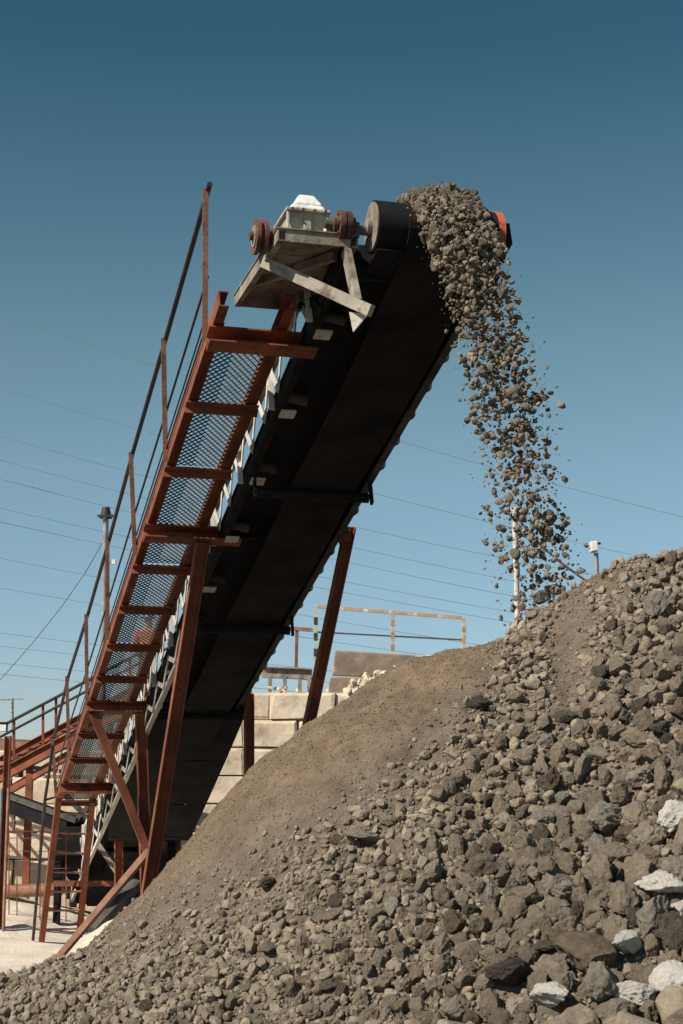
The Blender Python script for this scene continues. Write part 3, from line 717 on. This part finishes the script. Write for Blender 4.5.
# trestles
def ground_pt(a, b, z=0.0):
    d = b-a; t = (z-a.z)/d.z; return a+d*t
tr = thing('support_trestle', V(-.6, 17.5, 0), 'tall rust red trestle under the middle of the conveyor', 'trestle')
ltop = C(5.44, -.86, -.15); lft = ground_pt(ltop, W(146, 905, 17.3))
MB().ibeam(ltop, lft, .115, .14, .016, WL).build('leg', 'rust', tr)
rtop = W(350, 527, 16.85); rft = ground_pt(rtop, W(308, 728, 17.2))
MB().ibeam(rtop, rft, .10, .12, .016, WL).build('leg', 'rust', tr)
MB().ibeam(C(5.44, -.68, -.05), C(5.44, .61, -.05), .08, .08, .012, N).build('crossbeam', 'dark_steel', tr)
MB().cyl(C(5.44, .63, -.03), rtop+WL*.01-Z*.09, .07, 14).build('stub', 'rust', tr)
tr2 = thing('support_trestle', V(-3.2, 21.8, 0), 'braced rust red trestle under the lower end of the catwalk', 'trestle')
top2 = C(10.99, -.75, -.13); ft2 = ground_pt(top2, W(146, 880, 21.3))
MB().ibeam(top2, ft2, .14, .15, .016, WL).build('leg', 'rust', tr2)
rt2 = W(249, 694, 21.5); rf2 = ground_pt(rt2, W(249, 785, 21.55))
MB().ibeam(rt2, rf2, .12, .13, .016, WL).build('leg', 'rust', tr2)
MB().beam(C(10.99, -1.40, -.14), W(148, 853, 21.15), .11, .08, UH).build('brace', 'rust', tr2)
MB().beam(W(150, 850, 21.05), ground_pt(W(150, 850, 21.05), W(82, 930, 21.2), .4), .12, .08, Z).build('brace', 'rust_pale', tr2)
MB().ibeam(C(10.99, -.66, -.05), C(10.99, .59, -.05), .08, .08, .012, N).build('crossbeam', 'dark_steel', tr2)
tr3 = thing('support_trestle', V(-2.8, 27, 0), 'short dark trestle under the spill pan of the conveyor', 'trestle')
for p0, p1 in (((171, 832), (171, 905)), ((118, 780), (119, 905))):
    t_ = W(*p0, 26.6); MB().ibeam(t_, ground_pt(t_, W(*p1, 26.6)), .14, .14, .015, WL).build('leg', 'rust' if p0[0] < 150 else 'dark_steel', tr3)
MB().beam(W(171, 845, 26.6), W(152, 895, 26.6), .1, .1).build('brace', 'dark_steel', tr3)
MB().beam(W(118, 833, 26.5), W(171, 838, 26.7), .12, .12).build('crossbeam', 'dark_steel', tr3)

# feed hopper in the shade below
hc = W(112, 850, 29.2)
fh = thing('feed_hopper', V(hc.x, hc.y, 0), 'dark steel hopper in the shade below the conveyor', 'hopper')
def frust(mb, c, z0, z1, a0, b0, a1, b1):
    return mb.hexa([c+V(-a0,-b0,z0), c+V(a0,-b0,z0), c+V(a0,b0,z0), c+V(-a0,b0,z0), c+V(-a1,-b1,z1), c+V(a1,-b1,z1), c+V(a1,b1,z1), c+V(-a1,b1,z1)])
hb_ = V(hc.x, hc.y+.6, 0)
m = MB(); frust(m, hb_, .55, 1.5, .45, .5, 1.05, 1.0); frust(m, hb_, 1.502, 2.0, 1.08, 1.03, 1.08, 1.03); m.build('bin', 'dark_steel', fh)
for sx in (-1, 1):
    for sy in (-1, 1): MB().beam(hb_+V(sx*.95, sy*.9, 0), hb_+V(sx*.95, sy*.9, 1.5), .12, .12).build('leg', 'dark_steel', fh)
MB().beam(hb_+V(-1.0, -1.07, 1.0), hb_+V(1.0, -1.07, 1.0), .1, .1).build('cross_bar', 'rust', fh)
m = MB().beam(W(98, 843, 27.0), W(128, 888, 26.8), .09, .09); single(m, 'steel_strut', 'platform', W(128, 888, 26.8), 'dusty slanted steel strut under the lower conveyor', 'strut')
m = MB().beam(W(92, 930, 25.8), W(140, 880, 26.6), .3, .12); single(m, 'timber_plank', 'grey_steel', W(92, 930, 25.8), 'grey plank lying aslant on the pale sand behind the brace', 'plank')

# ------------------------------------------------------------------ sand heaps (setting)
def mound(name, c, rx, ry, h, mat, label, seed):
    gx = np.linspace(-1, 1, 60); X, Y = np.meshgrid(gx, gx); r = np.sqrt(X*X+Y*Y)
    zz = h*np.clip(1-r, 0, 1)**.9*(1+.5*vnoise2(X*3+9, Y*3+9, seed))+.06*h*vnoise2(X*12, Y*12, seed+1)+.03*vnoise2(X*30, Y*30, seed+2)-.05
    v = np.stack([X*rx, Y*ry, zz], -1).reshape(-1, 3); i = np.arange(3600).reshape(60, 60)
    q = np.stack([i[:-1,:-1], i[:-1,1:], i[1:,1:], i[1:,:-1]], -1).reshape(-1, 4)
    o = bpy.data.objects.new(name, np_mesh(name, v, q, M[mat], None, True)); COL.objects.link(o); o.location = c
    tag(o, label, 'sand heap', kind='structure')
mound('sand_heap', (-6.4, 27.2, 0), 7.0, 6.5, .22, 'sand', 'pale trampled sand around the foot of the ladder', 61)
mound('sand_heap', (-7.2, 30.6, 0), 3.6, 3.4, .95, 'sand', 'pale sand heap at the foot of the ladder', 51)
mound('sand_heap', (-3.3, 26.2, 0), 1.7, 2.0, .8, 'sand', 'small pale sand heap below the lower conveyor', 54)

# ------------------------------------------------------------------ block wall
YW = 34.5
bw = thing('block_wall', V(-2, YW, 0), 'pale limestone block wall behind the conveyor and heap', 'wall')
rw = random.Random(3)
def wall_blocks(x0, x1, z0, rows, hgt, y, dth, jitter=.05, ln=(1.2, 1.8)):
    m = MB()
    for r in range(rows):
        x = x0-rw.uniform(0, 1)
        while x < x1:
            w_ = rw.uniform(*ln); xa, xb = max(x, x0), min(x+w_, x1)
            if r == rows-1 and rw.random() < .18: x += w_*.5; continue
            if xb-xa > .15:
                e = rw.uniform(-jitter, jitter); g_ = .018
                hs_ = hgt-.022+rw.uniform(-.012, .008)
                a, b_ = xa+g_, xb-g_; za, zb = z0+r*hgt, z0+r*hgt+hs_
                j = lambda: rw.uniform(-.045, .045); c = .04
                # chamfered front face
                P = [V(a+j(), y+e, za), V(b_+j(), y+e, za), V(b_+j(), y+e, zb), V(a+j(), y+e, zb)]
                q = [V(a+c+j(), y+e-.035, za+c+j()), V(b_-c+j(), y+e-.035, za+c+j()), V(b_-c+j(), y+e-.035, zb-c+j()), V(a+c+j(), y+e-.035, zb-c+j())]
                bk = [V(a, y+dth, za), V(b_, y+dth, za), V(b_, y+dth, zb), V(a, y+dth, zb)]
                m.add(P+q+bk, [(4,5,6,7),(0,1,5,4),(1,2,6,5),(2,3,7,6),(3,0,4,7),(0,8,9,1),(1,9,10,2),(2,10,11,3),(3,11,8,0),(11,10,9,8)])
            x += w_
    return m
m = wall_blocks(-4.6, 3.2, 0, 8, .605, YW, .8); m.build('blocks', 'concrete', bw)
MB().obox(V(-.7, YW+.46, 2.4), V(3.88, 0, 0), V(0, .33, 0), V(0, 0, 2.38)).build('core', 'slab', bw)
m = wall_blocks(-14, -4.66, 0, 6, .6, YW+.6, .8); bw2 = m.build('blocks', 'concrete', bw)
ztop = 8*.605
single(MB().hexa([W(332, 676, 35), W(416, 679, 35), W(416, 679, 35.7), W(332, 676, 35.7), W(335, 650, 35), W(415, 655, 35), W(414, 655, 35.7), W(335, 650, 35.7)]), 'concrete_slab', 'slab', W(372, 678, 35), 'brown stained concrete slab on top of the wall', 'slab', bevel=.03)
single(MB().hexa([W(417, 680, 35.2), W(470, 680, 35.2), W(470, 680, 36), W(417, 680, 36), W(417, 656, 35.2), W(470, 652, 35.2), W(470, 652, 36), W(417, 656, 36)]), 'concrete_slab', 'concrete', W(440, 680, 35.2), 'pale concrete slab right of the stained one on the wall', 'slab', bevel=.03)
single(MB().hexa([W(328, 694, 34.6), W(362, 694, 34.6), W(362, 694, 35.3), W(328, 694, 35.3), W(330, 677, 34.6), W(361, 677, 34.6), W(361, 677, 35.3), W(330, 677, 35.3)]), 'concrete_block', 'slab', W(345, 694, 34.6), 'weathered block below the brown stained slab', 'block', bevel=.03)
def pxsize(d): return d/F
# crumbled pale rubble on the wall top
rg = np.random.default_rng(77); pts = []; rr_ = []
for k in range(160):
    x = rg.uniform(345, 405); y = 690-(x-345)*.18+rg.normal()*5; pts.append(np.array(W(x, y, 34.3+rg.uniform(0, .5)))); rr_.append(rg.uniform(.03, .12))
for k in range(14):
    x = rg.uniform(262, 330); y = 690+rg.normal()*3; pts.append(np.array(W(x, y, 34.6+rg.uniform(0, .4)))); rr_.append(rg.uniform(.03, .07))
o0 = W(372, 690, 34.4); v, t, ti = merged('x', np.array(pts), np.array(rr_), LOWS, 2, None, tuple(o0), rg)
ro = bpy.data.objects.new('broken_stone', np_mesh('broken_stone', v, t, M['concrete'], ti, False)); COL.objects.link(ro); ro.location = o0
tag(ro, 'crumbled pale stone lying along the top of the wall', 'broken stone', kind='stuff')
# steel girder bits on the wall
m = MB().ibeam(W(262, 672, 34.9), W(312, 674, 34.9), .2, .25, .03); 
for x in (270, 285, 300, 309): m.beam(W(x, 676, 34.8), W(x, 692, 34.8), .08, .08)
single(m, 'steel_girder', 'platform', W(288, 690, 34.9), 'dusty steel girder on short posts along the wall top', 'girder')
single(MB().beam(W(296, 672, 34.9), W(297, 628, 34.9), .07, .07).beam(W(286, 628, 34.9), W(313, 630, 34.9), .1, .08), 'signal_post', 'rust_pale', W(296, 672, 34.9), 'short rusty post with a crossbar standing on the girder', 'post')
# striped guard rail
gr_ = thing('guard_rail', W(393, 655, 35.5), 'white and orange striped guard rail on top of the wall', 'guard rail')
for (x, y0, y1) in ((316, 605, 668), (393, 610, 660), (464, 618, 662)):
    a, b_ = W(x, y0, 35.5), W(x-.5, y1, 35.5); p = MB().beam(a, b_, .08, .08).build('post', 'cream', gr_)
    for k in range(1, 4):
        MB().beam(a.lerp(b_, k/4-.06), a.lerp(b_, k/4+.06), .09, .09).build('stripe', 'stripe' if x > 350 else 'grey_steel', p)
a, b_ = W(316, 606.5, 35.5), W(464, 618, 35.5); rl = MB().beam(a, b_, .06, .06).build('top_rail', 'cream', gr_)
for k in range(6): MB().beam(a.lerp(b_, (k+.1)/6), a.lerp(b_, (k+.9)/6), .072, .072).build('stripe', 'stripe', rl)
MB().beam(W(316, 632, 35.5), W(464, 640, 35.5), .035, .035).build('mid_rail', 'grey_steel', gr_)

# ------------------------------------------------------------------ second gallery, left background
D2 = 33.0
ga = thing('stair_gallery', W(5, 880, D2), 'rusty sloping gallery with double rail in the left background', 'gallery')
def gl_(x, dy, d=D2): return W(x, 777-.53*x+dy, d-.012*x)
MB().chan(gl_(-60, 0), gl_(190, 0), .1, .26, .02).build('stringer', 'rust', ga)
MB().chan(gl_(-60, -14, D2+.9), gl_(190, -14, D2+.9), .1, .2, .02).build('stringer', 'rust', ga)
m = MB()
for k in range(22): 
    x = -55+k*11; m.obox((gl_(x, -6)+gl_(x, -14, D2+.9))/2, V(.035, 0, .015), V(0, .45, 0), V(-.003, 0, .006))
m.build('tread', 'dark_steel', ga)
for x in (-20, 14, 43, 56, 92, 130, 170):
    MB().beam(gl_(x, -2), gl_(x, -50), .05, .05).build('handrail_post', 'rust', ga)
MB().tube([gl_(-60, -50), gl_(190, -50)], .035, 8).build('top_rail', 'rail', ga)
MB().tube([gl_(-60, -40), gl_(190, -40)], .03, 8).build('mid_rail', 'rail', ga)
for x in (30, 110, 180): 
    a = gl_(x, 4); MB().beam(a, V(a.x, a.y, 0), .14, .14).build('leg', 'rust', ga)
MB().beam(gl_(-40, 22), gl_(75, 14), .1, .16).build('brace', 'rust', ga)
MB().beam(gl_(0, -14), gl_(60, 26), .06, .08).build('brace', 'rust_pale', ga)

fc = thing('feed_conveyor', W(70, 850, 31), 'dark low feed conveyor sloping down behind the ladder', 'conveyor')
a, b_ = W(-25, 790, 32), W(80, 828, 30.4); d_ = (b_-a).normalized()
MB().obox((a+b_)/2, (b_-a)/2, V(-d_.y, d_.x, 0).normalized()*.4, Z*.12).build('trough', 'rubber', fc)
MB().beam(a+Z*.15-V(0,.42,0), b_+Z*.15-V(0,.42,0), .08, .1).build('side_rail', 'grey_steel', fc)
for f_ in (.15, .85):
    q = a.lerp(b_, f_); MB().beam(q-V(0,.4,0), V(q.x, q.y-.4, 0), .13, .13).build('leg', 'dark_steel', fc)
MB().obox(W(65, 868, 31.5), V(.3, 0, 0), V(0, .3, 0), V(0, 0, .4)).build('drive_box', 'dark_steel', fc)
MB().beam(W(60, 840, 30.6), W(95, 800, 30.4), .1, .1).beam(W(60, 790, 30.6), W(95, 825, 30.4), .1, .1).build('brace', 'grey_steel', fc)

# shed with rusty roof behind
sh_ = thing('open_shed', W(20, 800, 37.5), 'open shed with a rusty brown roof behind the gallery', 'shed')
MB().hexa([W(-60, 760, 36.6), W(72, 762, 36.6), W(72, 745, 39), W(-60, 738, 39), W(-60, 757, 36.6), W(72, 759, 36.6), W(72, 742, 39), W(-60, 735, 39)]).build('roof', 'roof', sh_)
for x in (-30, 20, 66):
    t_ = W(x, 758, 37.0); MB().beam(t_, V(t_.x, t_.y, 0), .16, .16).build('post', 'rust', sh_)
m = MB()
for x0, x1 in ((-30, 20), (20, 66)): m.beam(W(x0, 762, 36.9), W(x1, 800, 36.9), .07, .07); m.beam(W(x1, 762, 36.9), W(x0, 800, 36.9), .07, .07)
m.build('brace', 'rust', sh_)

# rusty column with lamp at the left edge
q = W(1, 925, 27.5); q.z = 0; cl = thing('lamp_column', q, 'rusty column with a white floodlight at the left edge', 'column')
MB().ibeam(q, V(q.x, q.y, W(5, 735, 27.5).z), .12, .11, .015).build('column', 'rust', cl)
MB().cyl(V(q.x-.06, q.y-.12, 0), V(q.x-.06, q.y-.12, W(5, 788, 27.4).z), .035, 12).build('conduit', 'galv', cl)
MB().cyl(V(q.x+.07, q.y-.12, 0), V(q.x+.07, q.y-.12, W(5, 788, 27.4).z), .03, 12).build('conduit', 'rust_pale', cl)
lm = MB().obox(W(2, 727, 27.3), V(.09, 0, 0), V(0, .08, 0), V(0, 0, .085)).build('lamp_head', 'dark_steel', cl, bevel=.015)
MB().obox(W(2, 728, 27.21), V(.07, 0, 0), V(0, .012, 0), V(0, 0, .06)).build('lamp_glass', 'white', lm)
# thin wire fence
fe = thing('wire_fence', W(40, 900, 28.5), 'thin rusty bar fence in front of the pale wall at the left', 'fence')
for x in (9, 17, 40, 66): MB().beam(W(x, 828, 28.5), W(x, 922, 28.5), .018, .018).build('post', 'rust', fe)
for y in (831, 838, 851, 868, 885): MB().beam(W(-15, y, 28.5), W(70, y+.5, 28.5), .012, .012).build('bar', 'rust', fe)
for nm, p0, p1, r_, lb in (('pipe', (-20, 893), (62, 889), .12, 'rusty pipe lying on supports behind the bar fence'),):
    m = MB().cyl(W(*p0, 29.5), W(*p1, 29.5), r_, 14)
    for x in (0, 45): 
        t_ = W(x, 893, 29.5); m.beam(t_, V(t_.x, t_.y, 0), .15, .15)
    single(m, nm, 'rust_pale', W(*p1, 29.5), lb, 'pipe')
# antenna
an = W(13, 760, 40); m = MB().cyl(an, W(12.5, 698, 40), .03, 8).beam(W(-3, 700, 40), W(23, 699, 40), .035, .035)
for x in (-1, 4, 8, 17, 21): m.cyl(W(x, 699.5, 39.7), W(x, 699.5, 40.3), .012, 6)
single(m, 'antenna', 'galv', an, 'thin television antenna standing above the shed roof', 'antenna')
# lamp pole behind the handrail
lp = W(102, 790, 38); lpo = thing('lamp_pole', lp, 'grey pole with small lamps behind the handrail', 'lamp pole')
MB().cyl(V(lp.x, lp.y, 0), W(106, 511, 38), .085, 12, .07).build('pole', 'galv', lpo)
MB().cyl(W(106, 519, 38), W(106, 507, 38), .15, 12, .09).obox(W(106, 516, 37.9), V(.2, 0, 0), V(0, .03, 0), V(0, 0, .03)).build('lamp_head', 'rail', lpo)
MB().obox(W(114, 562, 37.9), V(.035, 0, 0), V(0, .05, 0), V(0, 0, .06)).beam(W(104, 563, 38), W(114, 562, 37.95), .03, .03).build('lamp_arm', 'white', lpo)

# right background: white pole, floodlight, cable
wp = W(521, 680, 26); wpo = thing('striped_pole', wp, 'white and orange pole behind the falling stones', 'pole')
MB().cyl(V(wp.x, wp.y, 0), W(514.5, 509, 26), .045, 12).build('pole', 'cream', wpo)
for k in range(6): MB().cyl(W(520.3, 655, 26).lerp(W(514.5, 509, 26), (k+.2)/6), W(520.3, 655, 26).lerp(W(514.5, 509, 26), (k+.65)/6), .05, 12).build('stripe', 'stripe', wpo)
MB().beam(W(510, 510, 26), W(518, 509, 26), .06, .05).build('pole_cap', 'white', wpo)
fp = W(602, 620, 22); fpo = thing('floodlight', fp, 'white floodlight on a thin post behind the heap top', 'floodlight')
MB().cyl(V(fp.x, fp.y, 0), W(596, 553, 22), .035, 10).build('post', 'galv', fpo)
MB().obox(W(593.5, 547, 22), V(.05, 0, .008), V(0, .1, 0), V(-.008, 0, .07)).build('lamp_head', 'white', fpo, bevel=.012)
MB().obox(W(598, 543.5, 22), V(.035, 0, 0), V(0, .03, 0), V(0, 0, .012)).build('bracket', 'dark_steel', fpo)
single(MB().tube([W(514, 514, 25.8), W(540, 545, 25), W(560, 562, 24), W(590, 584, 23)], .018, 8), 'cable', 'rail', W(590, 584, 23), 'dark cable slanting from the striped pole down behind the heap', 'cable')

# ------------------------------------------------------------------ power wires
WIRES = [(313, 517, 9), (388, 566, 8), (436, 590, 11), (460, 612, 9), (479, 627, 8), (508, 640, 7), (522, 650, 6), (558, 676, 5), (588, 690, 4), (633, 705, 3), (646, 715, 3), (663, 725, 2), (674, 735, 2)]
ordn = ['topmost', 'second from the top', 'third from the top', 'fourth from the top', 'fifth from the top', 'sixth from the top', 'seventh from the top', 'sixth from the bottom', 'fifth from the bottom', 'fourth from the bottom', 'third from the bottom', 'second from the bottom', 'lowest']
for k, (yl, yr, sag) in enumerate(WIRES):
    pts = []
    for i in range(33):
        x = -500+i*(1700/32); f_ = x/683.0; y = yl+(yr-yl)*f_+sag*(1-(2*(f_-.5))**2)
        pts.append(W(x, y, 70+.6*k))
    single(MB().tube(pts, .0125, 5), 'power_wire', 'wire', pts[16], 'thin power wire crossing the sky, '+ordn[k]+' of the bundle', 'power wire', 'power wires across the sky')
single(MB().tube([W(104, 540, 38), W(85, 573, 39.5), W(62, 606, 41), W(35, 640, 43), W(0, 680, 45), W(-40, 724, 47)], .014, 5), 'guy_wire', 'wire', W(104, 540, 38), 'thin guy wire slanting down left from the lamp pole', 'wire')

# ------------------------------------------------------------------ worker on the gallery
pd = 30.9; foot = W(147, 701, 31.8); hgt = 1.75
pr_ = thing('person', foot, 'worker in orange red jacket and blue helmet behind the catwalk mesh', 'person')
def skin_body(name, pts, edges, rads, mat, parent):
    me = bpy.data.meshes.new(name); me.from_pydata([Vector(p) for p in pts], edges, []); o = bpy.data.objects.new(name, me); COL.objects.link(o)
    sk = o.modifiers.new('s', 'SKIN'); o.modifiers.new('u', 'SUBSURF').levels = 2
    for i, r_ in enumerate(rads): me.skin_vertices[0].data[i].radius = (r_[0], r_[1]) if isinstance(r_, tuple) else (r_, r_)
    me.skin_vertices[0].data[0].use_root = True
    dg = bpy.context.evaluated_depsgraph_get(); nm = bpy.data.meshes.new_from_object(o.evaluated_get(dg)); o.modifiers.clear(); o.data = nm
    nm.materials.append(M[mat]); nm.name = name; o.parent = parent
    for p_ in nm.polygons: p_.use_smooth = True
    return o
try:
    pts = [(0,0,.95),(0,0,1.15),(0,-.02,1.38),(0,-.02,1.5),(0,-.04,1.6),(0,-.05,1.72),
           (-.1,0,.9),(-.11,-.03,.5),(-.11,.02,.08),(-.11,-.12,.04),(.1,0,.9),(.12,.02,.5),(.12,.06,.08),(.12,-.08,.04),
           (-.2,-.02,1.4),(-.27,-.03,1.14),(-.22,-.22,1.0),(-.19,-.3,.98),(.2,-.02,1.4),(.27,-.02,1.14),(.24,-.2,.98),(.21,-.28,.96)]
    ed = [(0,1),(1,2),(2,3),(3,4),(4,5),(0,6),(6,7),(7,8),(8,9),(0,10),(10,11),(11,12),(12,13),(2,14),(14,15),(15,16),(16,17),(2,18),(18,19),(19,20),(20,21)]
    rd = [.15,.15,.16,.065,.09,.085,.095,.07,.05,.04,.095,.07,.05,.04,.075,.055,.04,.035,.075,.055,.04,.035]
    skin_body('body', pts, ed, rd, 'skin', pr_)
    k_ = [0,1,2,14,15,16,18,19,20]; mp_ = {v_: i for i, v_ in enumerate(k_)}
    jr = {0: .175, 1: .18, 2: .18, 14: .09, 15: .07, 16: .055, 18: .09, 19: .07, 20: .055}
    skin_body('jacket', [pts[i] for i in k_], [(mp_[a], mp_[b_]) for a, b_ in ed if a in mp_ and b_ in mp_], [jr[i] for i in k_], 'jacket', pr_)
    k_ = [0,6,7,8,10,11,12]; mp_ = {v_: i for i, v_ in enumerate(k_)}
    skin_body('trousers', [pts[i] for i in k_], [(mp_[a], mp_[b_]) for a, b_ in ed if a in mp_ and b_ in mp_], [.17,.11,.085,.07,.11,.085,.07], 'trousers', pr_)
    hv = []; hf = []
    for i in range(5):
        a = i/4*math.pi/2
        for j in range(16): hv.append(foot+V(.125*math.cos(a)*math.cos(j*math.pi/8), -.045+.15*math.cos(a)*math.sin(j*math.pi/8), 1.70+.13*math.sin(a)))
    for i in range(4):
        for j in range(16): hf.append((i*16+j, i*16+(j+1) % 16, i*16+16+(j+1) % 16, i*16+16+j))
    m = MB().add(hv, hf, True); m.cyl(foot+V(0, -.06, 1.695), foot+V(0, -.06, 1.712), .165, 20); m.build('helmet', 'helmet', pr_)
except Exception as e: print('person failed', e)

# ------------------------------------------------------------------ render settings
scene.view_settings.view_transform = 'Standard'; scene.view_settings.look = 'None'; scene.view_settings.gamma = 1
scene.view_settings.exposure = 0.28
scene.render.engine = 'CYCLES'
scene.cycles.max_bounces = 6
